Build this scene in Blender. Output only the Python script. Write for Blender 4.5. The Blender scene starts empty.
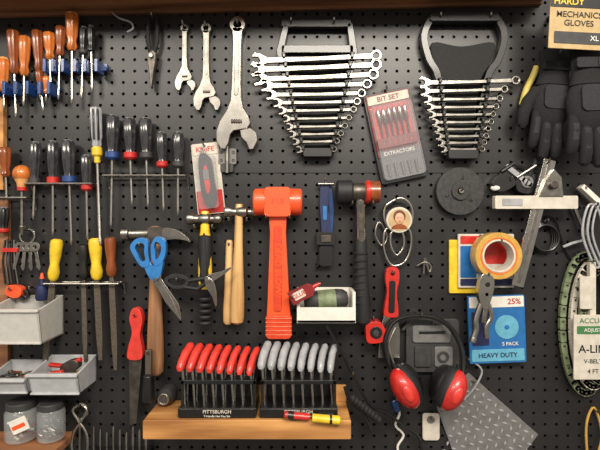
import bpy, bmesh, math, random
from mathutils import Vector, Matrix
random.seed(7)
S=0.0023; F=450.0
sc=bpy.context.scene
try: sc.view_settings.view_transform='Standard'
except Exception: pass

# ---------------------------------------------------------------- materials
def lin(c):
    return tuple(((v/255)/12.92 if v/255<=0.04045 else ((v/255+0.055)/1.055)**2.4) for v in c)+(1,)
M={}
def mat(n,c,metal=0,rough=0.5,var=0.12,scale=60,bump=0.0,stretch=None,trans=0,alpha=1,spec=0.5,c2=None):
    m=bpy.data.materials.new(n); m.use_nodes=True; nt=m.node_tree; b=nt.nodes['Principled BSDF']
    tc=nt.nodes.new('ShaderNodeTexCoord'); mp=nt.nodes.new('ShaderNodeMapping')
    nt.links.new(tc.outputs['Object'],mp.inputs['Vector'])
    if stretch: mp.inputs['Scale'].default_value=stretch
    no=nt.nodes.new('ShaderNodeTexNoise'); no.inputs['Scale'].default_value=scale; no.inputs['Detail'].default_value=5
    nt.links.new(mp.outputs['Vector'],no.inputs['Vector'])
    cr=nt.nodes.new('ShaderNodeValToRGB'); L=lin(c)
    lo=tuple(v*(1-var) for v in L[:3])+(1,) if not c2 else lin(c2)
    hi=tuple(min(1,v*(1+var)) for v in L[:3])+(1,)
    cr.color_ramp.elements[0].position=0.35; cr.color_ramp.elements[1].position=0.65
    cr.color_ramp.elements[0].color=lo; cr.color_ramp.elements[1].color=hi
    nt.links.new(no.outputs['Fac'],cr.inputs['Fac']); nt.links.new(cr.outputs['Color'],b.inputs['Base Color'])
    b.inputs['Metallic'].default_value=metal; b.inputs['Roughness'].default_value=rough
    b.inputs['Specular IOR Level'].default_value=spec
    if metal==0 and rough<=0.45 and n!='board':
        b.inputs['Coat Weight'].default_value=0.35; b.inputs['Coat Roughness'].default_value=0.12
    if trans: b.inputs['Transmission Weight'].default_value=trans
    if alpha<1: b.inputs['Alpha'].default_value=alpha
    if bump:
        bp=nt.nodes.new('ShaderNodeBump'); bp.inputs['Strength'].default_value=bump; bp.inputs['Distance'].default_value=0.001
        nt.links.new(no.outputs['Fac'],bp.inputs['Height']); nt.links.new(bp.outputs['Normal'],b.inputs['Normal'])
    M[n]=m; return m
mat('board',(36,35,36),0,0.38,0.3,7)
mat('void',(5,5,6),0,0.9,0.1)
mat('chrome',(178,174,167),1,0.24,0.12,40)
mat('steel',(146,142,135),1,0.34,0.22,50)
mat('darksteel',(96,90,84),0.85,0.42,0.3,60,0.2)
mat('filesteel',(104,96,86),0.7,0.5,0.25,400,0.6)
mat('black',(16,16,17),0,0.4,0.2)
mat('blackmatte',(21,21,22),0,0.75,0.25,200,0.3)
mat('rubber',(27,27,29),0,0.6,0.2,120,0.15)
mat('darkgray',(54,53,53),0,0.55,0.2)
mat('discgray',(50,49,49),0.2,0.55,0.3,120,0.2)
mat('gray',(108,107,106),0,0.5,0.15)
mat('lightgray',(152,153,156),0,0.45,0.15)
mat('smoke',(50,50,53),0,0.16,0.35,80)
mat('white',(218,214,205),0,0.5,0.06)
mat('offwhite',(198,191,178),0,0.55,0.1)
mat('red',(188,38,31),0,0.36,0.15)
mat('darkred',(122,24,26),0,0.45,0.15)
mat('coral',(206,54,43),0,0.4,0.14)
mat('orange',(238,84,38),0,0.4,0.1,30)
mat('orangedk',(204,62,28),0,0.45,0.12)
mat('amber',(186,104,44),0,0.25,0.3,70,0,(1,1,.3))
mat('amberdk',(128,66,31),0,0.28,0.3,70,0,(1,1,.3))
mat('amberlt',(220,160,100),0,0.3,0.2,70,0,(1,1,.3))
mat('yellow',(226,190,42),0,0.38,0.14)
mat('paleyellow',(206,186,98),0,0.6,0.12)
mat('blue',(27,62,120),0,0.4,0.15)
mat('lightblue',(42,114,180),0,0.35,0.12)
mat('navy',(24,34,76),0,0.6,0.2)
mat('packblue',(36,102,164),0,0.3,0.1)
mat('cyan',(96,164,190),0,0.4,0.1)
mat('green',(64,118,70),0,0.5,0.15)
mat('palegreen',(112,124,94),0,0.6,0.25)
mat('woodhandle',(158,114,78),0,0.55,0.25,60,0.2,(1,1,.07),c2=(112,78,52))
mat('woodpale',(208,170,114),0,0.45,0.15,60,0.15,(1,1,.07),c2=(178,136,84))
mat('woodboard',(198,145,85),0,0.5,0.2,30,0.2,(.1,1,1),c2=(150,100,54))
mat('woodshelf',(144,98,64),0,0.6,0.2,30,0.2,(.08,1,1),c2=(102,65,42))
mat('tape',(192,150,70),0,0.28,0.12)
mat('kraft',(182,156,112),0,0.7,0.1)
mat('skin',(214,160,130),0,0.6,0.05)
mat('hair',(90,56,36),0,0.7,0.1)
mat('binplastic',(178,180,182),0,0.35,0.08)
mat('milky',(208,206,200),0,0.3,0.06,alpha=0.78)
mat('clearplastic',(215,220,222),0,0.1,0.04,alpha=0.26)
mat('blister',(200,200,205),0,0.05,0.04,alpha=0.2,spec=1)
mat('fabric',(22,22,25),0,0.9,0.35,300,0.5)
mat('fabriclt',(38,39,43),0,0.85,0.3,300,0.5)
mat('concrete',(120,118,112),0,0.85,0.2,6)

def spl(pts,n=5,closed=True):
    out=[];N=len(pts)
    rng=range(N) if closed else range(N-1)
    for i in rng:
        g=lambda j: pts[j%N] if closed else pts[max(0,min(N-1,j))]
        p0,p1,p2,p3=g(i-1),g(i),g(i+1),g(i+2)
        for k in range(n):
            t=k/n
            out.append(tuple(0.5*((2*b)+(-a+c)*t+(2*a-5*b+4*c-d)*t*t+(-a+3*b-3*c+d)*t**3) for a,b,c,d in zip(p0,p1,p2,p3)))
    if not closed: out.append(tuple(pts[-1]))
    return out
def circ(x,y,r,n=24,ry=None,a0=0,a1=360):
    ry=r if ry is None else ry
    full=abs(a1-a0)>=360
    m=n if full else n-1
    return [(x+r*math.cos(math.radians(a0+(a1-a0)*i/m)),y+ry*math.sin(math.radians(a0+(a1-a0)*i/m))) for i in range(n)]
def rrect(x1,y1,x2,y2,r,n=5):
    o=[]
    for cx,cy,a in ((x2-r,y2-r,0),(x1+r,y2-r,90),(x1+r,y1+r,180),(x2-r,y1+r,270)):
        for i in range(n+1):
            t=math.radians(a+90*i/n); o.append((cx+r*math.cos(t),cy+r*math.sin(t)))
    return o

class T:
    def __init__(s,name,h0=8,bevel=0.35):
        s.name=name;s.v=[];s.f=[];s.m=[];s.mats=[];s.k=1-h0/F;s.txt=[];s.bevel=bevel;s.at(0,0)
    def at(s,x=0,y=0,a=0,sc=1,h=0,flip=1):
        s.ox,s.oy,s.a,s.sc,s.oh,s.fl=x,y,math.radians(a),sc,h,flip; return s
    def w(s,x,y,h):
        x*=s.sc*s.fl;y*=s.sc;h=h*s.sc if s.sc!=1 else h
        c,n=math.cos(s.a),math.sin(s.a)
        X=x*c-y*n+s.ox; Y=x*n+y*c+s.oy; H=h+s.oh
        return ((X-300)*s.k*S,-H*S,(225-Y)*s.k*S)
    def mi(s,m):
        if m not in s.mats: s.mats.append(m)
        return s.mats.index(m)
    def add(s,vs,fs,m):
        b=len(s.v); s.v+=[s.w(*p) for p in vs]; i=s.mi(m)
        for f in fs: s.f.append([b+j for j in f]); s.m.append(i)
    def prism(s,pts,h1,h2,m):
        n=len(pts); vs=[(x,y,h1) for x,y in pts]+[(x,y,h2) for x,y in pts]
        fs=[[(i+1)%n,i,n+i,n+(i+1)%n] for i in range(n)]+[list(range(n)),list(range(2*n-1,n-1,-1))]
        s.add(vs,fs,m)
    def box(s,x1,y1,x2,y2,h1,h2,m): s.prism([(x1,y1),(x2,y1),(x2,y2),(x1,y2)],h1,h2,m)
    def rbox(s,x1,y1,x2,y2,h1,h2,m,r=2): s.prism(rrect(x1,y1,x2,y2,r),h1,h2,m)
    def ring(s,outer,inner,h1,h2,m):
        n=len(outer)
        vs=[(x,y,h1) for x,y in outer]+[(x,y,h2) for x,y in outer]+[(x,y,h1) for x,y in inner]+[(x,y,h2) for x,y in inner]
        fs=[]
        for i in range(n):
            j=(i+1)%n
            fs+=[[i,j,n+j,n+i],[2*n+j,2*n+i,3*n+i,3*n+j],[n+i,n+j,3*n+j,3*n+i],[j,i,2*n+i,2*n+j]]
        s.add(vs,fs,m)
    def ann(s,x,y,ro,ri,h1,h2,m,n=24): s.ring(circ(x,y,ro,n),circ(x,y,ri,n),h1,h2,m)
    def ribbon(s,path,w,h1,h2,m,closed=False):
        n=len(path); L=[];R=[]
        for i in range(n):
            a=path[i-1] if (i>0 or closed) else path[i]; b=path[(i+1)%n] if (i<n-1 or closed) else path[i]
            dx,dy=b[0]-a[0],b[1]-a[1]; l=math.hypot(dx,dy) or 1
            ww=(w[i] if isinstance(w,(list,tuple)) else w)/2
            L.append((path[i][0]-dy/l*ww,path[i][1]+dx/l*ww)); R.append((path[i][0]+dy/l*ww,path[i][1]-dx/l*ww))
        if closed: s.ring(L,R,h1,h2,m)
        else: s.prism(L+R[::-1],h1,h2,m)
    def tube(s,path,r,m,seg=10,sq=1,closed=False):
        P=[Vector(p) for p in path]; n=len(P)
        tan=[]
        for i in range(n):
            a=P[i-1] if (i>0 or closed) else P[i]; b=P[(i+1)%n] if (i<n-1 or closed) else P[i]
            d=b-a; tan.append(d.normalized() if d.length>1e-9 else Vector((0,1,0)))
        up=Vector((0,0,1))
        if abs(tan[0].dot(up))>0.9: up=Vector((0,1,0))
        nn=(up-tan[0]*up.dot(tan[0])).normalized(); vs=[]
        for i in range(n):
            nn=(nn-tan[i]*nn.dot(tan[i])).normalized(); b=tan[i].cross(nn)
            rr=r[i] if isinstance(r,(list,tuple)) else r
            for k in range(seg):
                t=2*math.pi*k/seg; q=P[i]+nn*(math.cos(t)*rr*sq)+b*(math.sin(t)*rr); vs.append(tuple(q))
        fs=[]
        for i in range(n if closed else n-1):
            for k in range(seg):
                a=i*seg+k;b_=i*seg+(k+1)%seg;j=(i+1)%n
                fs.append([a,b_,j*seg+(k+1)%seg,j*seg+k])
        if not closed: fs+=[list(range(seg))[::-1],[(n-1)*seg+k for k in range(seg)]]
        s.add(vs,fs,m)
    def lathe(s,p,q,prof,m,seg=18,fl=0,fa=0.1,sq=1):
        p=Vector(p);q=Vector(q);d=(q-p).normalized()
        up=Vector((0,0,1)) if abs(d.z)<0.9 else Vector((0,1,0))
        nn=(up-d*up.dot(d)).normalized();b=d.cross(nn);vs=[];n=len(prof)
        if fl: seg=fl*6
        for t,r in prof:
            for k in range(seg):
                th=2*math.pi*k/seg; rr=r*(1-fa*(0.5+0.5*math.cos(fl*th))) if fl else r
                vs.append(tuple(p+d*t+nn*(math.cos(th)*rr*sq)+b*(math.sin(th)*rr)))
        fs=[]
        for i in range(n-1):
            for k in range(seg):
                fs.append([i*seg+k,i*seg+(k+1)%seg,(i+1)*seg+(k+1)%seg,(i+1)*seg+k])
        fs+=[list(range(seg))[::-1],[(n-1)*seg+k for k in range(seg)]]
        s.add(vs,fs,m)
    def ell(s,x,y,h,rx,ry,rh,m,nu=20,nv=12):
        vs=[(x,y+ry,h)];fs=[]
        for i in range(1,nv):
            a=math.pi*i/nv
            for k in range(nu):
                t=2*math.pi*k/nu
                vs.append((x+rx*math.sin(a)*math.cos(t),y+ry*math.cos(a),h+rh*math.sin(a)*math.sin(t)))
        vs.append((x,y-ry,h)); e=len(vs)-1
        for k in range(nu):
            fs.append([0,1+k,1+(k+1)%nu]); fs.append([e,1+(nv-2)*nu+(k+1)%nu,1+(nv-2)*nu+k])
        for i in range(nv-2):
            for k in range(nu):
                fs.append([1+i*nu+k,1+(i+1)*nu+k,1+(i+1)*nu+(k+1)%nu,1+i*nu+(k+1)%nu])
        s.add(vs,fs,m)
    def hook(s,x,y,h,m='steel',r=1.0):
        s.tube([(x,y,-1),(x,y,h),(x,y-1.2,h+1.8),(x,y-3.6,h+2.4)],r,m,8)
    def text(s,t,x,y,size,h,m,a=0,align='CENTER'):
        s.txt.append((t,s.w(x,y,h),size*s.sc*s.k*S,m,s.a+math.radians(a),align))
    def done(s):
        me=bpy.data.meshes.new(s.name+'_mesh')
        c=Vector((0,0,0))
        for v in s.v: c+=Vector(v)
        c/=len(s.v)
        me.from_pydata([tuple(Vector(v)-c) for v in s.v],[],s.f)
        for n in s.mats: me.materials.append(M[n])
        for i,p in enumerate(me.polygons): p.material_index=s.m[i]; p.use_smooth=True
        bm=bmesh.new(); bm.from_mesh(me); bmesh.ops.recalc_face_normals(bm,faces=bm.faces); bm.to_mesh(me); bm.free()
        me.set_sharp_from_angle(angle=math.radians(38))
        o=bpy.data.objects.new(s.name,me); o.location=c; sc.collection.objects.link(o)
        if s.bevel:
            b=o.modifiers.new('bevel','BEVEL'); b.width=s.bevel*S; b.segments=2; b.limit_method='ANGLE'; b.angle_limit=math.radians(50); b.use_clamp_overlap=True
        for t,p,size,m,a,al in s.txt:
            cu=bpy.data.curves.new('lettering','FONT'); cu.body=t; cu.size=size; cu.align_x=al; cu.align_y='CENTER'; cu.offset=size*0.012
            cu.materials.append(M[m]); q=bpy.data.objects.new('lettering',cu); sc.collection.objects.link(q)
            q.parent=o; q.location=Vector(p)-c; q.rotation_euler=(math.pi/2,a,0)
        return o

# ---------------------------------------------------------------- room shell
def slab(name,x1,x2,y1,y2,z1,z2,m):
    me=bpy.data.meshes.new(name); bm=bmesh.new(); bmesh.ops.create_cube(bm,size=1)
    bmesh.ops.scale(bm,vec=(x2-x1,y2-y1,z2-z1),verts=bm.verts); bm.to_mesh(me); bm.free()
    me.materials.append(M[m]); o=bpy.data.objects.new(name,me); o.location=((x1+x2)/2,(y1+y2)/2,(z1+z2)/2); sc.collection.objects.link(o)
    return o
slab('wall_back',-1.6,1.6,0.03,0.13,-1.45,1.1,'void')
slab('floor',-1.6,1.6,-3,0.13,-1.55,-1.45,'concrete')
def pegboard():
    p=11.4;r=1.65;nx=76;ny=58; x0=300-p*nx/2; y0=225-p*ny/2
    vs=[];fs=[]
    oc=[(math.cos(math.radians(45*i)),math.sin(math.radians(45*i))) for i in range(8)]
    sq=[(1,0),(1,1),(0,1),(-1,1),(-1,0),(-1,-1),(0,-1),(1,-1)]
    for i in range(nx):
        for j in range(ny):
            cx=x0+(i+.5)*p;cy=y0+(j+.5)*p;b=len(vs)
            for k in range(8): vs.append((cx+sq[k][0]*p/2,cy+sq[k][1]*p/2,0))
            for k in range(8): vs.append((cx+oc[k][0]*r,cy+oc[k][1]*r,0))
            for k in range(8): vs.append((cx+oc[k][0]*r,cy+oc[k][1]*r,-2.5))
            for k in range(8):
                l=(k+1)%8; fs.append([b+k,b+8+k,b+8+l,b+l]); fs.append([b+8+k,b+16+k,b+16+l,b+8+l])
    me=bpy.data.meshes.new('pegboard'); me.from_pydata([((x-300)*S,-h*S,(225-y)*S) for x,y,h in vs],[],fs)
    me.materials.append(M['board'])
    o=bpy.data.objects.new('wall_pegboard',me); sc.collection.objects.link(o)
pegboard()
t=T('trim_1',3,0.2); t.box(-120,171.6,720,172.8,-1,0.7,'black'); t.done()
t=T('trim_2',3); t.box(-8,82,5,190,-1,6,'woodboard'); t.done()
t=T('trim_3',3); t.box(-4,200,9,382,-1,5,'woodshelf'); t.done()

t=T('wooden_shelf',0); t.at(300,8,-1.3); t.box(-440,-14,240,0,0,70,'woodshelf'); t.box(-440,0,240,3.5,0,5,'woodshelf'); t.done()

# ---------------------------------------------------------------- screwdrivers
def screwdriver(x,y,hl,r,end,hm='smoke',collar=None,a=0,sr=1.3,h=11,style=0,capm=None,name='screwdriver',sm='chrome'):
    t=T(name,h).at(x,y,a)
    if style==0: prof=[(0,r*.45),(1,r*.8),(3,r),(hl*.45,r*.98),(hl*.62,r*.86),(hl*.78,r*.72),(hl*.86,r*.9),(hl*.95,r*.9),(hl,r*.55)]
    else: prof=[(0,r*.4),(.8,r*.75),(2.5,r*.98),(hl*.25,r),(hl*.6,r*.82),(hl*.75,r*.62),(hl*.9,r*.8),(hl,r*.5)]
    t.lathe((0,0,h),(0,1,h),prof,hm,fl=6,fa=0.16)
    if style==0: t.lathe((0,-.4,h),(0,1,h),[(0,r*.3),(.5,r*.66),(3,r*.8)],'gray')
    if capm: t.lathe((0,-.8,h),(0,1,h),[(0,r*.4),(.8,r*.7),(3,r*.9)],capm)
    if collar: t.lathe((0,hl*.82,h),(0,hl,h),[(0,r*.86),(.5,r*.98),(hl*.13,r*.98),(hl*.18,r*.6)],collar)
    L=end-y
    t.lathe((0,hl-1,h),(0,L,h),[(0,sr),(L-hl-5,sr),(L-hl-3,sr*1.15),(L-hl+1,sr*.45)],sm,10)
    return t.done()
def wire_rack(xs,y,w,h=11,m='steel',name='tool_rack'):
    t=T(name,h,0)
    x1,x2=min(xs)-8,max(xs)+8
    t.tube([(x1,y,-1),(x1,y,h+w),(x2,y,h+w),(x2,y,-1)],1.0,m,8)
    t.tube([(x1,y,h-w),(x2,y,h-w)],1.0,m,8)
    for x in xs:
        t.tube([(x-4,y,h-w),(x-4,y,h+w)],.8,m,8); t.tube([(x+4,y,h-w),(x+4,y,h+w)],.8,m,8)
    for x in (x1,x2): t.tube([(x,y,h-w),(x,y+9,1),(x,y+12,1)],1.0,m,8)
    t.done()
for (x,y,hl,r,e,cm,a) in [(113,115,45,6.8,228,'blue',1),(129,118,42,6.6,206,'red',-2),(145,118,42,6.6,208,'darkgray',-2),(161,132,36,5.8,212,'red',-2),(178,132,36,5.8,216,'darkgray',0)]:
    screwdriver(x,y,hl,r,e,'smoke',cm,a)
wire_rack([113,129,145,161,178],176,5)
for (x,y,hl,r,e,cm,a) in [(36,142,44,5.6,220,'darkgray',2),(53,141,44,5.8,236,'red',0),(68,140,44,6.8,245,'blue',-2),(86,155,36,5.4,240,'red',-1)]:
    screwdriver(x,y,hl,r,e,'smoke',cm,a)
wire_rack([36,53,68,86],184,5)
t=T('slotted_screwdriver',12).at(95,107,-2)
t.lathe((0,0,11),(0,1,11),[(0,3),(1,5.6),(4,6.2),(30,5.8),(34,4.6),(38,5),(42,3)],'lightgray',fl=6,fa=.2)
for dx in (-4,0,4): t.box(dx-.7,3,dx+.7,33,14 if dx else 16,17 if dx else 17.8,'black')
t.lathe((0,40,11),(0,50,11),[(0,4),(1,5),(8,5),(10,3),(16,3)],'yellow')
t.lathe((0,50,11),(0,140,11),[(0,1.7),(80,1.7),(83,2.6),(88,2.6),(89,.9)],'chrome',10); t.done()

for (x,y,hl,r,e,hm,a,cap) in [(72,13,38,6.8,104,'amber',0,'amberlt'),(61,26,30,5.6,100,'amberdk',2,None),(49,32,28,6,94,'amber',-2,None),
        (37,30,42,5.6,100,'amberdk',-3,None),(25,36,40,6,106,'amber',1,None),(13,30,44,6.2,118,'amberdk',-2,None),(4,58,34,5.8,110,'amber',0,'amberlt'),
        (39,70,20,4.2,112,'amberdk',-6,None),(47,76,18,4,102,'amber',2,None)]:
    screwdriver(x,y,hl,r,e,hm,None,a,style=1,capm=cap,h=12)
for (x,y,hl,r,e,hm,cm,a) in [(84,27,28,4.4,100,'black','darkgray',2),(91,26,26,4,92,'black',None,-1)]:
    screwdriver(x,y,hl,r,e,hm,cm,a)
t=T('plastic_tool_rack',12); t.rbox(45,61,104,66,-1,5,'blue',1)
for x in (48,56,66,78,88,99): t.rbox(x-1.6,61,x+1.6,74,4,19,'blue',1)
t.rbox(45,66,104,69,3,7,'blue',1); t.done()
t=T('plastic_tool_rack',12); t.rbox(-6,83,56,88,-1,5,'blue',1)
for x in (-2,8,19,31,43,52): t.rbox(x-1.5,83,x+1.5,96,4,19,'blue',1)
t.done()
screwdriver(5,147,30,6,200,'amberdk',None,-2,style=1)
t=T('ratcheting_screwdriver',12).at(22,165)
t.ell(0,9,12,8.5,9,8.5,'amber'); t.lathe((0,14,12),(0,30,12),[(0,7),(4,5),(10,4),(12,2)],'amberlt')
t.lathe((0,22,12),(0,30,12),[(0,4.4),(4,4.4)],'red'); t.lathe((0,26,12),(0,90,12),[(0,1.6),(34,1.6),(35,2.6),(40,2),(44,1.2)],'steel',10); t.done()
screwdriver(4,207,26,5.5,234,'black','red',2)
wire_rack([6,22],198,6)

# ---------------------------------------------------------------- adjustable wrenches etc
def adj_wrench(x,y,L,a,m='chrome'):
    t=T('adjustable_wrench',7,.6).at(x,y,a,L/100.0)
    th=2.8
    body=[(-4.2,7),(-3.2,20),(-3.6,50),(-4.4,64),(-7.5,72),(-12.5,80),(-15,88),(-14.6,95),(-11.5,101),(-8,101.5),(-5.4,97),(-4,90),(-1.5,87),(9,85),(11.5,81),(9.5,75),(5.5,69),(4,62),(3.4,50),(3.2,20),(4.2,7)]
    t.prism(body,3,3+2*th,m)
    t.ring(circ(0,4.5,6.2,24),circ(0,4.5,2.8,24),3,3+2*th,m)
    t.prism(rrect(-1.7,17,1.7,60,1.6),3+2*th-.5,3+2*th+.35,'steel')
    jaw=[(3.4,86.5),(11.4,84.5),(16,88),(17.2,94),(14,101),(10.8,101.5),(8.6,96),(4.4,92)]
    t.prism(jaw,3.2,2.8+2*th,m)
    t.lathe((-4,80,6.2),(6,80,6.2),[(0,1.4)]+[(i*.9+.3,3.4 if i%2 else 2.5) for i in range(10)]+[(9.6,1.4)],'darksteel',14)
    s_=L/100.0; t.sc=1
    t.tube([(0,4.5*s_-1,-1),(0,4.5*s_-1,12),(0,4.5*s_-4,14)],1,'steel',8)
    t.done()
adj_wrench(184,24,65,0,'steel'); adj_wrench(206,24,85,0,'steel'); adj_wrench(238,20,128,1)
t=T('long_nose_pliers',7).at(153,14,1)
for sg in (-1,1):
    t.tube([(sg*2,38,7),(sg*4.5,28,7),(sg*4.8,14,7),(sg*3.2,2,7)],[2,2.3,2.2,1.6],'blackmatte',10)
    t.prism([(0,36),(sg*4.4,40),(sg*4,48),(sg*2,60),(sg*1,74),(0,74)],4+sg,9+sg,'darksteel')
t.lathe((0,43,3),(0,43,12),[(0,2.4),(8.4,2.4),(9,1.8)],'steel',14); t.hook(0,4,10); t.done()
t=T('wire_hook',6,0); t.tube(spl([(110,7,0),(112,12,5),(120,19,8),(131,23,8),(134,29,8),(128,33,8)],4,False),1,'lightgray',8)
t.done()

# ---------------------------------------------------------------- wrench sets
def combo(t,xl,xr,y,a,h=12):
    L=xr-xl; t.at(xl,y,a); ro=max(3.2,L*.046); ho=max(3.5,L*.052); w=max(2.4,L*.034); th=1.7
    t.ribbon([(ho*1.6,0),(L*.5,.1*w),(L-ro*1.7,0)],[w*1.5,w,w*1.4],h-th*.8,h+th*.6,'steel')
    t.ann(L-ro,0,ro,ro*.55,h-th,h+th,'chrome',16)
    jaw=[(-.2,-ho*1.05),(1.0,-ho*1.25),(ho*1.0,-ho*1.02),(ho*2.0,-w*.7),(ho*2.0,w*.7),(ho*1.0,ho*.98),(-.2,ho*1.1),(-ho*.25,ho*.6),(ho*.75,ho*.38),(ho*.95,-.1),(ho*.7,-ho*.52),(-ho*.3,-ho*.55)]
    t.prism(jaw,h-th,h+th,'chrome')
t=T('combination_wrench_set',12,0.6)
ws=[(254,382,58),(252,382,67),(255,379,76.5),(262,372,86),(267,366,95),(274,361,103),(279,357,111),(284,352,119),(287,348,127),(290,344,134.5),(293,340,142),(297,337,150)]
for i,(a,b,y) in enumerate(ws): combo(t,a,b,y+ (3 if i<3 else 0),-2.4 if i<3 else -1.0)
t.at()
t.ribbon([(286,24),(280,50),(290,95),(303,154)],[6,8,7,6],3,10,'black'); t.ribbon([(350,22),(354,50),(345,95),(331,154)],[6,8,7,6],3,10,'black')
t.rbox(281,18,352,26,3,10,'black',3); t.rbox(303,148,332,157,3,14,'black',2)
t.prism([(284,50),(352,50),(330,152),(304,152)],2,5,'blackmatte'); t.rbox(281,44,354,52,3,10,'black',2)
for i,(a,b,y) in enumerate(ws):
    f=i/11; xl=284+f*19; xr=352-f*20
    for xx in (xl,xr): t.rbox(xx-2.4,y-4.8,xx+2.4,y-3.2,5,16,'black',.6); t.rbox(xx-1.6,y-4.8,xx+1.6,y+.4,14,15.5,'black',.6)
t.hook(291,22,13); t.hook(334,22,13,); t.done()
t=T('combination_wrench_set',12,0.6)
ws=[(420,520,83),(421,508,91.5),(424,503,99.5),(427,499,107.5),(429,496,115),(432,494,122.5),(434,491,129.5),(436,489,136.5),(438,487,143),(441,485,149.5)]
for i,(a,b,y) in enumerate(ws): combo(t,a,b,y,-1.5 if i<2 else -.6)
t.at()
t.rbox(430,12,500,21,3,12,'black',3)
t.ribbon(spl([(433,15),(425,34),(430,58),(440,80),(448,155)],4,False),7,3,10,'black'); t.ribbon(spl([(498,15),(506,34),(500,58),(488,80),(477,155)],4,False),7,3,10,'black')
t.prism(spl([(434,40),(464,44),(497,40),(492,62),(482,84),(474,152),(463,154),(451,152),(443,84),(436,62)],4),2,6,'blackmatte')
t.rbox(448,150,478,159,3,14,'black',2)
for i,(a,b,y) in enumerate(ws):
    f=i/9; xl=440+f*8; xr=488-f*10
    for xx in (xl,xr): t.rbox(xx-2.4,y-4.6,xx+2.4,y-3,5,16,'black',.6); t.rbox(xx-1.6,y-4.6,xx+1.6,y+.4,14,15.5,'black',.6)
t.hook(440,17,13); t.hook(490,17,13); t.done()

# ---------------------------------------------------------------- packaged extractor set
t=T('packaged_drill_bit_set',8).at(396,134,-12)
t.rbox(-24,-45,24,47,1,5,'black',3); t.rbox(-22,-43,22,20,5,6,'darkred',1)
t.rbox(-18,-30,18,14,6,7,'red',2)
t.rbox(-21,-42,21,-33,6,6.6,'offwhite',1)
t.text('BIT SET',0,-37.4,7,6.9,'darkred')
for i in range(6):
    x=-13.5+i*5.4; t.lathe((x,-28,9.5),(x,10,9.5),[(0,.8),(3,2.0),(15,2.0),(16,1.2),(37,1.1)],'chrome',10,)
t.rbox(-20,2,20,12,7,10.5,'darkred',1)
t.rbox(-20,14,20,21,6,6.8,'black',1); t.text('EXTRACTORS',0,17.5,5,7,'white')
for i in range(5): t.lathe((-14+i*7,28,7.5),(-14+i*7,41,7.5),[(0,1.6),(13,1.2)],'steel',10)
t.rbox(-20,24,20,44,5,6,'black',2)
t.rbox(-21,-31,21,44,6.9,13.5,'blister',4)
t.ann(0,-45,4,2,2,4,'black'); t.hook(0,-45,9); t.done()

t=T('packaged_utility_knife',8).at(207,178,-6)
t.rbox(-14,-36,14,36,1,3,'offwhite',2); t.rbox(-13,12,13,35,3,3.6,'red',1); t.rbox(-13,-35,13,-24,3,3.6,'offwhite',1)
t.prism(spl([(-6,-20),(0,-24),(6,-18),(7,0),(8,20),(3,30),(-4,26),(-7,8)],4),4,10,'black')
t.prism(spl([(-2,-10),(1,-12),(2.6,0),(2.6,12),(-1,16),(-2.6,4)],4),10,11,'red')
t.prism([(-4,-20),(2,-24),(-1,-30),(-5,-27)],6,7.5,'chrome'); t.rbox(-3,-8,3,2,10,11.6,'gray',1)
t.rbox(-10,-23,10,31,3.5,13,'blister',3)
t.text('KNIFE',0,-29.5,7,3.8,'red'); t.ann(0,-33,3,1.5,3,4,'white'); t.hook(0,-33,8); t.done()
t=T('door_hinge',6); t.rbox(218,148,236,164,1,4,'gray',2); t.rbox(220,163,233,172,1,4,'darkgray',2)
t.lathe((227,146,5),(227,174,5),[(0,2.2),(27,2.2)],'steel',12)
for p in ((221,152),(233,152),(221,160),(233,160)): t.ann(p[0],p[1],1.6,.7,4,4.6,'darksteel',12)
t.done()

# ---------------------------------------------------------------- hammers
t=T('claw_hammer',12)
t.at(155,234)
t.prism(spl([(-6,-6),(0,-7.5),(8,-6.5),(20,-5),(30,0),(37,7),(33,6),(24,4.5),(12,5),(7,8),(-6,8),(-8,0)],3),6,16,'darksteel')
t.prism(spl([(10,-6),(22,-4.5),(31,1),(37,8),(31,6),(22,5),(10,5)],3),16,17.5,'steel')
t.lathe((-6,0,11),(-33,0,11),[(0,6),(5,5.2),(14,4.6),(19,4.8),(20,6.8),(26,6.8),(27,6)],'steel',18)
t.lathe((0,-8,11),(0,150,11),[(0,3.5),(1,4.6),(16,5),(40,5),(70,6.3),(110,8),(135,8.6),(146,8),(149,5)],'woodhandle',20,sq=.75)
t.hook(-12,12,18); t.hook(12,12,18); t.done()
def ball_pein(x,y,a,handle,h=13,big=1):
    t=T('ball_peen_hammer',h).at(x,y,a)
    t.lathe((-18*big,0,h),(18*big,0,h),[(0,4.6),(1,5.8),(6,5.8),(8,4.4),(12,4),(14,5.5),(22,5.5),(24,3.6),(27,3.4),(29,4.8),(32,5),(35,3.4),(36,1.4)],'steel',20)
    handle(t,h); t.hook(-9,9,h+7); t.hook(9,9,h+7); t.done()
def hwood(L):
    def f(t,h): t.lathe((0,-8,h),(0,L,h),[(0,3),(1,3.6),(14,4),(40,4.4),(70,5.6),(L-20,6.8),(L,7),(L+6,6.2),(L+8,3.5)],'woodpale',18,sq=.85)
    return f
def hgrip(t,h):
    t.lathe((0,-8,h),(0,1,h),[(0,3),(1,3.8),(16,4.4),(30,6),(60,7),(78,6)],'yellow',18,sq=.7)
    t.prism(spl([(-1,16),(1,16),(2.2,34),(2.6,54),(0,62),(-2.6,54),(-2.2,34)],4),h+2,h+6.4,'rubber')
    t.lathe((0,66,h),(0,1,h),[(0,5.2),(6,6.2),(26,6.4),(40,7),(48,6.6),(51,3.5)],'rubber',18,sq=.85)
    for i in range(5): t.lathe((0,78+i*6,h),(0,90+i*6,h),[(0,6.2),(1,7),(2.4,7),(3.4,6.2)],'rubber',18,sq=.85)
ball_pein(205,219,0,hgrip)
ball_pein(239,212,1,hwood(112),14,.8)
t=T('wooden_drift_handle',10).at(229,240,1); t.lathe((0,0,7),(0,1,7),[(0,2.5),(2,3.6),(40,4.2),(72,5.2),(82,5),(85,3)],'woodpale',16,sq=.8); t.hook(0,6,9); t.done()

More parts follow.
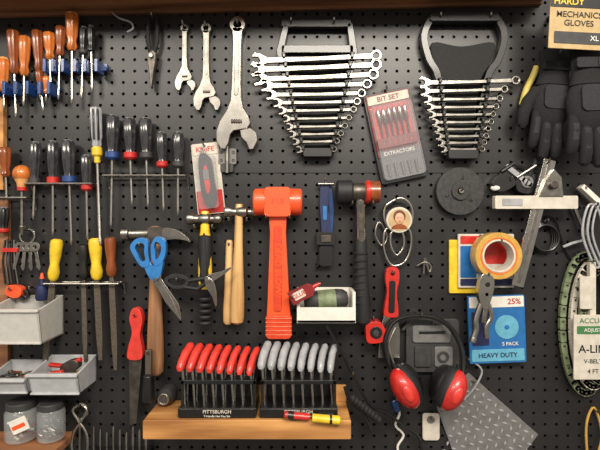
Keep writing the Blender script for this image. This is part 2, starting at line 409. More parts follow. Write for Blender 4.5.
t=T('dead_blow_hammer',18,1.2)
t.at(278,202)
t.lathe((-24,0,18),(24,0,18),[(0,11.5),(1.5,13.2),(12,13.6),(14,12.2),(34,12.2),(36,13.6),(46.5,13.2),(48,11.5)],'orange',28)
t.rbox(-13,-14,13,15,5,31,'orange',4)
t.prism([(-9,12),(9,12),(8,30),(9.5,60),(11.5,100),(13,116),(-11,116),(-10,100),(-8.5,60),(-7.5,30)],11,25,'orange')
t.prism(rrect(-11.5,112,13.5,135,4),9.5,26.5,'orangedk')
for i in range(5): t.rbox(-12,114+i*4,14,115.6+i*4,9,27,'orange',.7)
t.rbox(-4,24,4,108,24.5,26,'orangedk',2)
t.text('DEAD BLOW',0.5,66,8.5,26.2,'orange',90)
t.text('3 LB',0,0,7,31.2,'orangedk')
t.hook(-11,16,32); t.hook(12,16,32); t.done()

t=T('rubber_mallet',17).at(357,192)
t.lathe((-21,0,17),(-3,0,17),[(0,9.5),(1.5,12),(15,12),(17,9)],'rubber',24)
t.lathe((-6,0,17),(8,0,17),[(0,9),(1,9.6),(13,9.6),(14,9)],'darksteel',24)
t.lathe((7,0,17),(23,0,17),[(0,9),(2,11),(9,11.2),(10,11),(15,11),(16,9)],'amberdk',24)
t.lathe((8,0,17),(12,0,17),[(0,10.4),(2,11.8),(4,11.8),(5,10)],'red',24)
t.lathe((3,8,17),(4,60,17),[(0,6),(6,5.6),(8,4.8),(30,5),(46,5.4)],'chrome',18)
t.prism(rrect(1,22,6,50,1.5),20,22.6,'darksteel')
t.lathe((3.6,46,17),(4,60,17),[(0,5.6),(4,6.4),(30,6.4),(54,7),(78,8),(84,7.4),(87,4)],'rubber',18,sq=.85)
for i in range(8): t.lathe((3.8,60+i*7,17),(3.9,70+i*7,17),[(0,6.4),(.8,7.2),(2,7.2),(2.8,6.4)],'blackmatte',18,sq=.88)
t.hook(-6,13,28); t.hook(14,13,28); t.done()

# ---------------------------------------------------------------- scissors / snips
t=T('scissors',28)
t.at(h=19)
t.ring(spl([(139,238),(148,240),(149,252),(150,265),(143,267),(136,258),(131,246)],5),spl([(140,243),(145,245),(145,252),(146,260),(142,261),(139,255),(136,247)],5),6,12,'lightblue')
t.ring(spl([(157,237),(165,239),(167,250),(164,261),(157,266),(153,258),(152,246)],5),spl([(157,242),(161,244),(162,250),(160,257),(157,259),(156.5,252),(155.5,246)],5),7,13,'lightblue')
t.prism([(143,262),(150,263),(161,278),(179,304),(182,320),(171,309),(155,285)],8,9.6,'chrome')
t.prism([(164,260),(156,262),(153,278),(166,302),(182,321),(173,299),(161,280)],9.8,11.4,'chrome')
t.prism(spl([(144,262),(151,262),(158,276),(155,281),(149,276)],4),6.4,11.6,'lightblue'); t.prism(spl([(156,262),(164,260),(161,276),(156,280),(153,274)],4),7,12.6,'lightblue')
t.lathe((157,279,7),(157,279,14),[(0,2.2),(6.6,2.2),(7.2,1.6)],'steel',14); t.at(); t.hook(141.5,246,33); t.done()
t=T('tin_snips',28); t.at(h=12)
t.ring(spl([(164,280),(172,274),(184,275),(190,281),(184,288),(172,288)],5),spl([(168,281),(173,278),(183,279),(186,281.5),(182,285),(173,285)],5),12,17,'rubber')
t.tube([(188,281,15),(200,279,17),(212,277,18)],[2.4,2.4,2],'rubber',10)
t.tube([(184,287,15),(198,289,16),(210,280,17)],[2.2,2.4,2],'rubber',10)
t.prism(spl([(205,280),(210,274),(222,271),(233,266),(226,273),(214,281),(208,285)],3),17,19,'steel')
t.prism(spl([(206,276),(213,279),(217,290),(217,306),(213,296),(207,286)],3),19,21,'chrome')
t.lathe((209,280,16),(209,280,23),[(0,2.4),(6.6,2.4)],'steel',12); t.at(); t.hook(177,281,28); t.done()

# ---------------------------------------------------------------- files
def file_tool(p,q,hl,hm,w=6,r=6,name='file',h=10,tip=.6,fm='filesteel'):
    dx,dy=q[0]-p[0],q[1]-p[1]; L=math.hypot(dx,dy); a=math.degrees(math.atan2(-dx,dy))
    t=T(name,h).at(p[0],p[1],a)
    t.lathe((0,0,h),(0,1,h),[(0,r*.5),(1.5,r*.9),(5,r),(hl*.35,r*.92),(hl*.6,r*.7),(hl*.8,r*.92),(hl*.93,r*.8),(hl,r*.45)],hm,18)
    t.prism([(-w*.25,hl-1),(w*.25,hl-1),(w/2,hl+7),(w/2,L*.8),(w/2*tip,L),(-w/2*tip,L),(-w/2,L*.8),(-w/2,hl+7)],h-1.6,h+1.6,fm)
    t.done()
file_tool((57,239),(45,366),42,'yellow',6.5,6)
file_tool((95,238),(101,360),42,'yellow',6.5,6.4)
file_tool((83,244),(86,362),36,'black',5,5)
file_tool((110,237),(116,370),40,'amberdk',6,5.6)
wire_rack([55,83,97,113],283,6,11,'steel','file_rack')
t=T('pad_saw',12).at(137,308,2)
t.prism(spl([(-3,0),(4,1),(7,12),(5,26),(8,40),(7,50),(-6,50),(-6,38),(-3,24),(-6,10)],4),8,16,'coral')
t.prism([(-6,49),(7,49),(4,115),(-3,117)],11,13,'darksteel')
t.hook(0,7,18); t.done()
t=T('wood_rasp',24).at(148,350); t.rbox(-3,0,3,30,20,24,'filesteel',1); t.lathe((0,24,23),(0,25,23),[(0,2),(2,5),(20,6.4),(27,6),(30,3)],'black',18); t.hook(0,4,24); t.done()

# ---------------------------------------------------------------- hex keys on a shelf
t=T('wooden_ledge',45,.5)
t.rbox(143,420,351,439,-1,46,'woodboard',1.5); t.box(176,402,351,420,-1,3,'woodboard') ; t.done()
def hexset(x0,x1,gm,cnt=8):
    t=T('hex_key_set',45)
    t.rbox(x0,409.5,x1,419.6,8,42,'black',1.5); t.rbox(x0+1,384,x1-1,411,8,12,'black',2)
    t.rbox(x0+1,384,x1-1,388,12,36,'black',1.5)
    for x in (x0+2.5,x1-2.5): t.box(x-1.5,384,x+1.5,411,10,36,'black')
    t.rbox(x0+2,410.3,x1-2,418.9,42,42.6,'black',1); t.text('T-Handle Hex Key Set',(x0+x1)/2,417.3,2.9,43,'white'); t.text('PITTSBURGH',(x0+x1)/2,412.9,5,43,'offwhite')
    for i in range(cnt):
        x=x0+4.5+(x1-x0-9)*i/(cnt-1); r=4.5-.12*i; y=356+i*.6 if gm=='coral' else 354+ i*.5
        t.tube([(x+4.4,y-5,20),(x+3,y-3.6,22),(x,y+2,29),(x-2,y+9,36),(x-2.8,y+14,40),(x-3,y+17,41)],[r*.5,r*.95,r,r,r*.92,r*.5],gm,12,.9)
        t.lathe((x,y+4,25),(x,y+14,25),[(0,r*.7),(12,r*.6)],gm,10)
        t.lathe((x,y+12,24),(x,410,24),[(0,1.7-.06*i),(410-y-12,1.7-.06*i)],'chrome',6)
        t.lathe((x-2.4,y+14,33),(x,410,33),[(0,1.5),(410-y-14,1.5)],'chrome',6)
    t.done()
hexset(177,256,'coral'); hexset(259,338,'lightgray')
t=T('marker_pen',45); t.lathe((312,415.4,50),(341,418,50),[(0,3.6),(1,4),(18,4),(20,4.2),(27,4.2),(28.5,2)],'yellow',16)
t.lathe((329,417,50),(341,418,50),[(0,4.2),(3,4.2)],'black',16); t.box(318,414,334,420.3,42,46,'black') ; t.done()
t=T('marker_pen',45); t.lathe((284,412.6,49),(312,415.4,49),[(0,2),(1,3.4),(20,3.4),(26,3)],'red',16)
t.lathe((288,413,49),(294,413.6,49),[(0,3.7),(6,3.7)],'black',16); t.box(290,413,306,420.3,42,46,'black') ; t.done()
t=T('round_magnet',20); t.lathe((163,400,-1),(163,400,22),[(0,9),(14,9),(16,8),(20,6)],'darkgray',24); t.ann(163,400,6,4,17,19.5,'steel'); t.done()

# ---------------------------------------------------------------- tray with roll & small parts
t=T('plastic_tray',20)
t.box(297,317,354,320,0,34,'white'); t.rbox(297,305,354,320,31,34,'white',1.5); t.box(297,292,300,319,0,33,'white'); t.box(351,290,354,319,0,33,'white'); t.box(297,290,354,319,-1,2,'white'); t.done()
t=T('orbital_sander',20); t.lathe((304,302,18),(350,298,18),[(0,5),(2,9),(10,10),(34,10),(40,9),(44,6)],'darkgray',22); t.lathe((318,301,18),(338,299.4,18),[(0,10.4),(18,10.4)],'palegreen',22)
t.rbox(306,306,348,316.6,8,28,'gray',2); t.done()
t=T('glue_tube',34).at(301,293,-28); t.prism([(-12,-7),(10,-6),(14,-2),(14,3),(10,7),(-12,7)],34.5,39,'darkred'); t.rbox(-8,-4,4,4,39,39.4,'offwhite',1); t.lathe((13,0,36.8),(24,0,36.8),[(0,2.4),(6,2),(9,1)],'red',12); t.text('GLUE',-2,0,6,39.6,'red'); t.hook(-9,0,39); t.done()
t=T('ratchet_strap',8,.3)
t.ribbon([(325,182),(324,205),(326,230),(325,248)],[9,9,9,9],4,7,'navy'); t.ribbon([(329,182),(332,210),(330,236)],[5,5,5],2,4,'blue')
t.rbox(316,232,335,245,3,11,'black',2); t.rbox(319,246,333,266,3,9,'black',3); t.box(321,235,331,242,11,12,'darksteel')
t.rbox(323,206,327,220,7,7.6,'lightblue',1)
t.ribbon([(325,262),(317,268),(322,256)],3,3,6,'black'); t.tube([(318,184,8),(334,184,8)],1.6,'steel',10); t.hook(325,182,9); t.done()

t=T('carabiner_keyring',10,.2)
t.tube(spl([(391,202,8),(402,198,8),(411,205,8),(413,218,8),(408,228,8),(392,230,8),(385,220,8),(385,208,8)],6),1.5,'chrome',10,closed=True)
t.tube(spl([(388,228,7),(384,245,7),(389,262,7),(397,266,7),(407,260,7),(412,243,7),(408,228,7)],6),1.4,'chrome',10,closed=True)
t.tube(spl([(392,232,9),(391,246,9),(397,255,9),(404,246,9),(402,232,9)],6),1.3,'chrome',10,closed=True)
t.tube(spl([(380,222,6),(376,235,6),(383,246,6),(388,236,6)],6),1,'steel',8,closed=True)
t.lathe((399,220,9),(399,220,12),[(0,13),(2,13),(2.6,12.4)],'offwhite',32)
t.lathe((399,220,11.6),(399,220,13),[(0,11),(.4,11)],'kraft',32)
t.ell(399,216.5,12,6.2,6.4,.9,'hair'); t.ell(399,218.5,12.4,4.8,5.8,1.2,'skin')
t.prism(circ(399,229,8,16,5,180,360),11.9,12.5,'amberdk')
for dx in (-1.8,1.8): t.ell(399+dx,217.8,13.5,.6,.45,.3,'hair',8,6)
t.ell(399,219.6,13.5,.5,.9,.4,'skin',8,6); t.ell(399,221.6,13.4,1.4,.4,.3,'darkred',8,6)
t.hook(396,202,10); t.done()

t=T('putty_knife',9).at(392,268,2)
t.prism(spl([(-5,0),(5,0),(7,10),(5,24),(7,40),(6,48),(-6,48),(-7,40),(-5,24),(-7,10)],4),6,13,'red')
t.rbox(-3,12,3,44,12.5,14,'black',2); t.prism([(-6,46),(6,46),(10,62),(11,90),(-11,90),(-10,62)],8.5,9.8,'chrome')
t.lathe((0,5,13),(0,5,14.4),[(0,2.4),(1,1.6)],'black',12); t.hook(0,5,14); t.done()
t=T('tape_measure',14).at(375,331,-6); t.prism(spl([(-8,-9),(4,-10),(9,-3),(9,9),(-8,10),(-10,0)],5),3,20,'red'); t.ann(0,0,6,3,20,21,'black'); t.lathe((0,0,19),(0,0,22),[(0,3),(1.5,3)],'darkgray',16)
t.rbox(6,7,12,10,8,15,'black',.8); t.hook(0,-11,12); t.ribbon([(-1,-10),(0,-18),(1,-34)],2.5,3,4,'black'); t.done()

t=T('grinding_disc',10)
t.ring(circ(461,191,24,40),circ(461,191,3,40),2,8,'discgray'); t.ann(461,191,9,3.2,8,10,'discgray',40)
for i in range(3):
    a=math.radians(40+120*i); x=461+16*math.cos(a); y=191+16*math.sin(a); x2=461+12*math.cos(a); y2=191+12*math.sin(a)
    t.ribbon([(x,y),(x2,y2)],2.4,8,8.6,'black')
t.lathe((461,191,8),(461,191,13),[(0,2.6),(4,2.6)],'steel',14); t.hook(461,190,14); t.done()

# ---------------------------------------------------------------- combination square, clamp etc
t=T('combination_square',17,.3)
t.at(549,160,14.5,1,6); t.rbox(-6,0,6,130,11,13.4,'chrome',.6); t.rbox(-1.6,3,1.6,127,13.2,13.8,'steel',.6)
for i in range(25): t.box(-6,4+i*4.9,-3.2 if i%2 else -4.2,4.4+i*4.9,13.2,13.7,'black')
t.at(h=6); t.rbox(493,196,575,209,9,16,'offwhite',1.5); t.rbox(500,199,520,206,16,16.6,'lightgray',1)
t.prism([(536,197),(560,197),(558,178),(551,170),(543,180)],9,17,'steel')
t.lathe((549,186,16),(549,186,24),[(0,4),(5,4),(6,3)],'darksteel',14); t.at(); t.hook(546,163,21); t.done()
t=T('bar_clamp',11,.3)
t.prism(spl([(492,184),(504,172),(518,168),(522,174),(514,186),(500,192)],4),4,12,'black')
t.prism(spl([(518,168),(530,172),(541,180),(539,188),(528,194),(516,189)],4),4,12.5,'black')
t.ribbon([(505,166),(530,186)],5,12,14,'lightgray'); t.tube([(500,172,13),(512,164,14),(524,170,13)],2.2,'black',10)
t.tube([(515,178,14),(534,166,14)],1.8,'chrome',10); t.ann(526,182,6,3,12,14,'gray'); t.ell(496,188,10,5,3,3,'white')
t.tube([(524,186,12),(536,160,11)],2.4,'blackmatte',10); t.hook(510,180,13); t.done()
t=T('shelf_bracket',14,.3); t.ribbon([(583,186),(598,200),(610,212)],5,6,14,'white'); t.ribbon([(566,247),(576,243),(588,240)],2.4,8,10,'lightgray'); t.ribbon([(576,200),(590,235)],3,5,8,'steel'); t.hook(586,190,12); t.done()
t=T('cable_coil',8,0)
for i in range(4):
    t.tube([(546+ (10+i)*math.cos(j*.35),238+(16-i)*math.sin(j*.35),2+i*2) for j in range(18)],1.1,'black',8,closed=True)
t.tube(spl([(545,222,6),(552,216,4),(560,222,3),(564,236,3),(570,252,3),(578,264,3)],4,False),1.1,'black',8); t.hook(546,222,10); t.done()
t=T('metal_cable_loop',18,0)
for dx,r in ((0,1.2),(5,1.2),(10,1)):
    t.tube(spl([(590+dx,205,16),(583+dx,230,17),(588+dx,252,18),(598+dx,268,18),(604+dx,240,17),(600+dx,212,17)],5),r,'lightgray',8,closed=True)
t.hook(596,206,19); t.done()

# ---------------------------------------------------------------- gloves
def glove(x,y,a,fl,h,k=1.0):
    t=T('work_glove',h,0).at(x,y,a,k,0,fl)
    hh=h
    t.ell(0,58,hh,24,30,10,'fabric',24,14); t.lathe((0,-2,hh),(0,40,hh),[(0,17),(2,19),(14,18),(28,17),(40,20)],'fabric',24,sq=.42)
    fingers=[(-17,74,-21,108,6.0),(-6,78,-7,120,6.4),(6,78,7,122,6.4),(17,72,20,110,5.8)]
    for fx,fy,gx,gy,r in fingers:
        t.tube([(fx,fy-8,hh),(fx+(gx-fx)*.3,fy+(gy-fy)*.3,hh+2),(fx+(gx-fx)*.7,fy+(gy-fy)*.7,hh+2),(gx,gy-3,hh),(gx,gy,hh-1)],[r*.9,r,r*.97,r*.85,r*.4],'fabric',12,.85)
        t.tube([(fx+(gx-fx)*.1,fy+(gy-fy)*.1,hh+5),(fx+(gx-fx)*.6,fy+(gy-fy)*.6,hh+5.4)],[r*.6,r*.6],'fabriclt',10,.5)
    t.tube([(18,44,hh),(28,58,hh+1),(33,72,hh+2),(33,84,hh+1),(32,88,hh)],[7,7.4,7,6,3],'fabric',12,.85)
    t.prism(rrect(-14,40,14,66,6),hh+7,hh+10.4,'fabriclt')
    t.rbox(-17,12,17,22,hh+6,hh+9,'fabriclt',2); t.rbox(4,13,15,21,hh+8.6,hh+9.8,'black',1)
    t.hook(0,4,hh+8); t.done()
glove(557,52,4,-1,20,.88); glove(588,48,-2,1,35,.98)
t=T('header_card',48,.2).at(575,30,3)
t.rbox(-27,-42,34,20,49,50,'kraft',1); t.rbox(-27,-32,34,-21,50,50.4,'black',1); t.text('HARDY',-9,-26.5,9,50.7,'yellow'); t.text('MECHANICS',2,-14,8.2,50.4,'black'); t.text('GLOVES',2,-5.5,8.2,50.4,'black')
t.rbox(-22,3,30,15,50,50.4,'darkgray',1); t.text('XL',18,9,7,50.7,'white'); t.box(-1,-37,3,-33,-0,51,'black'); t.done()
t=T('yellow_cord',14,0); t.tube(spl([(541,64,6),(537,74,6),(530,88,6),(526,103,6)],5,False),3.2,'paleyellow',12); t.hook(541,64,8); t.done()

# ---------------------------------------------------------------- tape roll cluster
t=T('packing_tape_roll',30)
t.ring(circ(499,256,23.5,44),circ(499,256,16.5,44),16,30,'tape'); t.ring(circ(499,256,16.6,44),circ(499,256,14.8,44),15.5,30.5,'offwhite'); t.ring(circ(499,256,18.6,44),circ(499,256,17.4,44),29,30.3,'orange'); t.hook(499,242,34); t.done()
t=T('sandpaper_pack',8,.2); t.at(497,300)
t.rbox(-46,-60,-18,-6,1,3,'yellow',1); t.rbox(-38,-66,18,-12,3,6,'offwhite',1); t.rbox(-36,-64,16,-56,6,6.5,'red',1); t.text('80 GRIT',-8,-60,7,6.8,'white')
t.rbox(-36,-54,-20,-22,6,6.5,'packblue',1); t.rbox(-16,-56,14,-36,6,6.5,'red',1); t.rbox(-36,-21,16,-14,6,6.5,'navy',1); t.hook(-18,-62,9); t.done()
t=T('abrasive_blade_pack',14,.2); t.at(497,300,-2)
t.rbox(-28,-4,29,64,8,11,'packblue',1.5); t.rbox(-27,-3,28,8,11,11.6,'white',1); t.text('25%',18,2.5,8,12,'red'); 
t.prism(circ(10,28,12,28),11,11.6,'cyan'); t.prism(circ(10,28,2.4,16),11.6,12,'packblue'); t.rbox(-26,50,27,62,11,11.6,'cyan',1); t.text('HEAVY DUTY',0,56,6.5,12.1,'navy')
t.rbox(-25,12,-8,46,11,11.4,'navy',1); t.text('5 PACK',13,45,5,11.6,'white'); t.hook(-16,-1,14); t.done()
t=T('locking_pliers',30,.4).at(487,274,4)
t.prism(spl([(-5,0),(5,2),(7,12),(5,24),(2,34),(-3,34),(-8,22),(-8,8)],4),26,33,'chrome')
t.tube(spl([(-4,30,30),(-8,46,30),(-7,56,30),(-9,64,30)],4,False),3,'chrome',12); t.tube(spl([(3,30,30),(7,42,30),(3,52,30),(4,64,30)],4,False),2.8,'chrome',12)
t.prism([(-2,34),(3,34),(1,50),(-3,48)],28,32,'steel'); t.lathe((0,20,31),(0,20,35),[(0,2.6),(2,2.2)],'steel',14); t.lathe((-9,62,30),(-9.6,70,30),[(0,2.4),(3,3.4),(7,3.4)],'steel',14); t.prism(circ(0,10,2.6,14),32.6,33.6,'black'); t.hook(0,1,33); t.done()

# ---------------------------------------------------------------- ear muffs, case
t=T('plastic_tool_case',5,.5)
t.prism(rrect(406,319,459,372,4),1,6,'darkgray'); t.prism(rrect(412,325,450,342,3),6,8,'gray'); t.rbox(414,346,430,366,6,8.5,'darkgray',2); t.rbox(434,346,452,366,6,8,'gray',2)
t.ann(442,356,6,3,8,9,'darkgray'); t.box(418,330,444,333,8,9,'black'); t.ribbon([(402,330),(407,325),(413,320)],3,4,7,'darkgray'); t.hook(432,323,9); t.done()
t=T('ear_muffs',30,0)
t.tube(spl([(402,386,24),(391,368,22),(387,345,20),(395,326,18),(412,319,17),(436,320,17),(454,330,18),(464,350,22),(464,372,26),(456,388,28)],5,False),2.6,'black',10,1.6)
t.tube(spl([(400,378,26),(394,362,23),(391,346,21),(398,330,20)],4,False),1.2,'steel',8)
for cx,cy,a in ((408,386,-28),(448,388,24)):
    t.at(cx,cy,a); d=-1 if cx<430 else 1
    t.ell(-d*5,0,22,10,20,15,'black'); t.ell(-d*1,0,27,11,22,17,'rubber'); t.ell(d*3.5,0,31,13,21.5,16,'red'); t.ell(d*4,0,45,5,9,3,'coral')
    t.tube([(d*2,-24,25),(d*3,-10,41)],2,'black',10)
t.at(); t.hook(424,318,21); t.done()
t=T('tread_plate_sample',6,.2)
t.prism([(436,404),(470,374),(540,436),(520,462),(460,470)],1,3,'gray')
for i in range(11):
    for j in range(10):
        u=.06+i*.088; v=.07+j*.094
        x=470+(540-470)*u+(445-470)*v*1.25; y=376+(436-376)*u+(462-376)*v*.92
        if y<462: 
            t.prism([(x-2.8,y-.6),(x,y-1.2) ,(x+2.8,y+.6),(x,y+1.2)] if (i+j)%2 else [(x-.6,y+2.6),(x-1.2,y),(x+.6,y-2.6),(x+1.2,y)],3,3.7,'lightgray')
t.hook(473,382,8); t.done()
t=T('luggage_tag',6,.3); t.prism(rrect(423,414,440,441,3),3,5,'offwhite'); t.prism(circ(431,420,4,14),5,5.6,'gray'); t.hook(431,418,9); t.done()

# ---------------------------------------------------------------- cords
t=T('power_cord',18,0)
t.tube(spl([(326,322,36),(333,334,30),(342,352,26),(352,372,24),(362,392,22),(372,406,20),(388,414,16),(402,426,14),(420,440,12),(424,462,10)],6,False),1.5,'black',10)
t.tube(spl([(345,388,14),(350,402,16),(362,412,18),(368,422,20),(372,432,20)],5,False),1.6,'black',10)
for i in range(9): t.ell(352+i*3.2,396+i*2.6,24,4.0,4.4,4.4,'blackmatte',10,8)
t.hook(352,372,26); t.done()
t=T('white_cable',8,0)
t.tube(spl([(394,402,6),(400,414,6),(396,426,6),(404,436,6),(398,448,6),(402,462,6)],6,False),1.2,'white',8)
t.lathe((395,402,6),(398,412,6),[(0,3.5),(9,3.5),(11,2)],'blue',14)
t.hook(396,400,9); t.done()
t=T('headphone_cable',14,0)
t.tube(spl([(470,360,10),(484,372,9),(476,390,9),(466,402,8)],5,False),1,'lightgray',8)
t.tube([(470,360,-1),(470,360,12)],1,'steel',8); t.done()

# ---------------------------------------------------------------- link belt on right
t=T('link_belt_package',16,.3)
for k,(dx,mm) in enumerate(((0,'palegreen'),(8,'offwhite'),(15,'palegreen'))):
    for i in range(34):
        a=2*math.pi*i/34; A=24-dx*.4; B=70-dx; x=592+dx*.6+A*math.cos(a); y=326+B*math.sin(a)
        t.at(x,y,math.degrees(math.atan2(B*math.cos(a),-A*math.sin(a)))); t.rbox(-5.8,-3,5.8,3,4+k*4,8+k*4,mm,1.3); t.prism(circ(3,0,1.1,8),8+k*4,9+k*4,'darksteel')
t.at(); t.rbox(571,314,620,378,19,20.5,'offwhite',1); t.text('A-LINK',593,348,11,20.8,'black'); t.text('ACCU-LINK',595,320,7,20.8,'green')
t.rbox(574,325,616,333,20.5,20.8,'green',1); t.text('ADJUSTABLE',595,329,5,21,'white'); t.text('V-BELT',590,360,6,20.8,'darkgray'); t.text('4 FT',590,370,6,20.8,'darkgray')
t.rbox(577,276,590,308,19,21,'offwhite',1); t.box(588,262,594,320,14,19,'offwhite'); t.hook(590,262,20); t.done()
t=T('copper_wire_loop',10,0); t.tube(spl([(598,410,4),(590,430,4),(594,470,4),(606,440,4)],5),1.2,'tape',8,closed=True); t.hook(598,412,10); t.done()

# ---------------------------------------------------------------- left bins
def bin_(x1,x2,y1,y2,m,name,d=46,extra=None,h0=None):
    t=T(name,h0 or d*.7,.4)
    t.box(x1,y1-8,x2,y2,-1,2,m); t.box(x1,y2-2,x2,y2,0,d-4,m)
    for x in (x1,x2-2): t.add([(x,y1-8,0),(x,y1,d),(x,y2,d-6),(x,y2,0),(x+2,y1-8,0),(x+2,y1,d),(x+2,y2,d-6),(x+2,y2,0)],[[0,1,2,3],[4,7,6,5],[0,4,5,1],[1,5,6,2],[2,6,7,3],[3,7,4,0]],m)
    t.add([(x1,y1,d),(x2,y1,d),(x2,y2,d-6),(x1,y2,d-6),(x1,y1,d-2),(x2,y1,d-2),(x2,y2,d-8),(x1,y2,d-8)],[[0,1,2,3],[7,6,5,4],[0,4,5,1],[1,5,6,2],[2,6,7,3],[3,7,4,0]],m)
    t.rbox(x1-1,y1-1.5,x2+1,y1+1.5,d-3,d+2,m,1)
    if extra: extra(t)
    t.done()
def e1(t):
    for i in range(14): t.ell(random.uniform(3,38),random.uniform(318,330),random.uniform(10,36),5,4,4,random.choice(['black','darkgray','navy','gray']),10,8)
bin_(-6,46,308,342,'milky','storage_bin',44,e1)
def e2(t):
    for i in range(26):
        x=random.uniform(-4,26);h=random.uniform(8,34); a=random.uniform(0,3.1); dx,dh=5*math.cos(a),5*math.sin(a)
        t.tube([(x-dx,379,h-dh),(x+dx,376,h+dh)],1.2,random.choice(['steel','darksteel','amberdk','black']),8)
bin_(-8,32,376,391,'binplastic','parts_bin',40,e2)
def e3(t):
    t.tube([(40,378,26),(56,372,32),(66,370,34)],2.4,'red',10); t.tube([(44,368,18),(60,368,22),(80,360,26)],2.4,'red',10)
    t.tube([(40,380,34),(58,376,35)],2.2,'black',10); t.prism(spl([(60,366),(74,360),(78,368),(64,376)],4),20,28,'darksteel')
    for i in range(12): t.tube([(random.uniform(40,76),378,random.uniform(8,34)),(random.uniform(40,76),374,random.uniform(8,34))],1.1,random.choice(['steel','darksteel','yellow']),8)
bin_(35,83,371,392,'binplastic','parts_bin',40,e3)
def jar(x,y,r,H,lid,cont):
    t=T('glass_jar',22,.2)
    t.lathe((x,y+6,18),(x,y+7,18),[(0,r*.82),(4,r),(H-8,r),(H-6,r*.9)],'clearplastic',24)
    t.lathe((x,y,18),(x,y+1,18),[(0,r*.86),(1,r*.92),(6,r*.92),(7,r*.86)],lid,28,)
    for i in range(60):
        a=random.uniform(0,6.28);q=random.uniform(0,r*.75); px=x+q*math.cos(a); ph=18+q*math.sin(a); py=random.uniform(y+H*.4,y+H-3)
        t.tube([(px-2.5,py,ph),(px+2.5,py+random.uniform(-3,3),ph+1)],1.3,cont[i%len(cont)],6)
    t.done()
jar(19,402,15,38,'darkgray',['amberdk','offwhite','darkred']); jar(49,403,13,37,'darkgray',['steel','darksteel'])
t=T('wooden_ledge',22,.5); t.rbox(-60,442,64,450,-1,38,'woodshelf',1); t.done()
t=T('label_sticker',36,0); t.at(18,426,-24); t.rbox(-9,-7,9,7,34.2,34.6,'white',1); t.rbox(-8,-1,6,3,34.6,34.8,'orange',.6); t.done()
t=T('wire_whisk',9,0)
for s_ in (-1,1):
    t.tube(spl([(80,404,8),(80+s_*7,410,9),(80+s_*2,420,9),(80-s_*6,432,9),(80-s_*8,446,9),(80-s_*5,460,8)],6,False),1.5,'chrome',10)
t.tube(spl([(80,404,8),(74,407,8),(73,414,8),(80,419,8),(87,414,8),(86,407,8)],5),1.3,'chrome',8,closed=True)
t.tube([(80,418,9),(80,462,9)],1.3,'steel',8); t.hook(80,406,10); t.done()
t=T('key_bunch',9,.1)
t.ann(27,236,8,6.6,7,9,'chrome'); 
for i,(dx,a) in enumerate(((-7,14),(-2,4),(3,-4),(8,-12))):
    t.at(27+dx,242,a); t.ann(0,5,5,2,7+i,8.2+i,'steel',16); t.prism([(-1.6,9),(1.6,9),(1.6,26),(0,29),(-1.6,27),(-2.8,24),(-1.6,22),(-2.6,18),(-1.6,16)],7+i,8.2+i,'steel')
t.at(); t.hook(27,230,10); t.done()
t=T('glue_bottle',20,.3); t.lathe((36,280,10),(36,310,10),[(0,1.4),(6,2.4),(7,5),(12,6),(20,6),(22,5)],'navy',18); t.lathe((36,274,10),(36,280,10),[(0,1),(6,2.4)],'orange',12); t.hook(28,290,16); t.done()
t=T('orange_clip',10,.3).at(14,290,20); t.prism(spl([(-6,-3),(6,-5),(9,2),(4,7),(-6,6)],4),4,12,'orange'); t.ann(10,2,5,3,5,9,'black'); t.hook(-2,0,14); t.done()
t=T('zip_tie_bundle',9,.1)
for i in range(5): t.tube([(4+i*2.2,240,7),(2+i*3.0,262,8),(4+i*3.2,284,7)],.9,['black','steel','darkgray'][i%3],8)
t.rbox(2,248,18,252,5,10,'red',1); t.hook(9,242,9); t.done()
t=T('drill_bit_rack',12,.2); t.rbox(88,452,150,460,-1,14,'black',1)
for i in range(9): x=92+i*6.6; t.lathe((x,428+(i%3)*3,8),(x,455,8),[(0,.5),(3,1.1+.06*i),(26,1.1+.06*i)],'steel',8)
t.done()
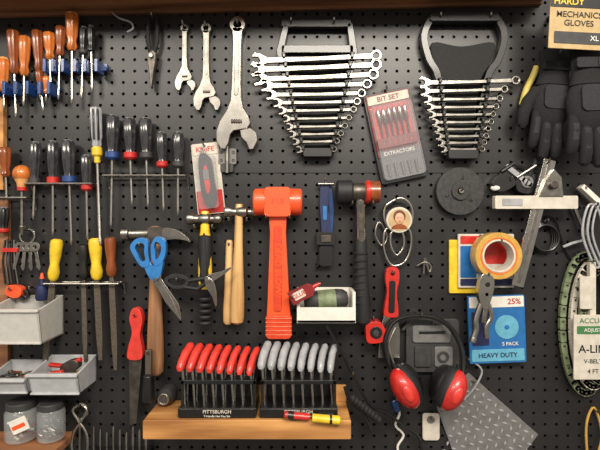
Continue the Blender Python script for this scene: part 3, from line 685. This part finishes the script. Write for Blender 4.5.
t=T('small_wire_hook',6,0); t.tube(spl([(418,266,3),(425,262,6),(431,266,6),(429,272,6),(425,258,6),(424,274,5)],5,False),1.1,'steel',8); t.tube([(425,264,-1),(425,264,6)],1,'steel',8); t.done()

# ---------------------------------------------------------------- light, world, camera
w=bpy.data.worlds.new('world'); sc.world=w; w.use_nodes=True; nt=w.node_tree; bg=nt.nodes['Background']
tc=nt.nodes.new('ShaderNodeTexCoord'); no=nt.nodes.new('ShaderNodeTexNoise'); no.inputs['Scale'].default_value=2.2
sx=nt.nodes.new('ShaderNodeSeparateXYZ'); nt.links.new(tc.outputs['Generated'],sx.inputs[0]); nt.links.new(tc.outputs['Generated'],no.inputs['Vector'])
ad=nt.nodes.new('ShaderNodeMath'); ad.operation='MULTIPLY_ADD'; ad.inputs[1].default_value=.5; nt.links.new(sx.outputs['Z'],ad.inputs[0]); nt.links.new(no.outputs['Fac'],ad.inputs[2])
cr=nt.nodes.new('ShaderNodeValToRGB'); cr.color_ramp.elements[0].position=.3; cr.color_ramp.elements[0].color=(.2,.18,.155,1); cr.color_ramp.elements[1].position=.9; cr.color_ramp.elements[1].color=(.95,.87,.78,1)
nt.links.new(ad.outputs[0],cr.inputs['Fac']); nt.links.new(cr.outputs['Color'],bg.inputs['Color']); bg.inputs['Strength'].default_value=1.05
def area(name,loc,target,sx_,sy_,e,c=(1,.92,.8)):
    l=bpy.data.lights.new(name,'AREA'); l.shape='RECTANGLE'; l.size=sx_; l.size_y=sy_; l.energy=e; l.color=c
    o=bpy.data.objects.new(name,l); o.location=loc; o.rotation_euler=(Vector(target)-Vector(loc)).to_track_quat('-Z','Y').to_euler(); sc.collection.objects.link(o)
area('ceiling_lamp',(0.4,-1.8,1.15),(0.15,0,-.15),1.3,.4,54)
area('ceiling_lamp',(-1.2,-2.0,1.1),(-.1,0,-.1),.8,.3,22)
cam=bpy.data.cameras.new('camera'); cam.sensor_width=36; cam.lens=27; cam.clip_start=.01
co=bpy.data.objects.new('camera',cam); co.location=(0,-F*S,0); co.rotation_euler=(math.pi/2,0,0); sc.collection.objects.link(co); sc.camera=co
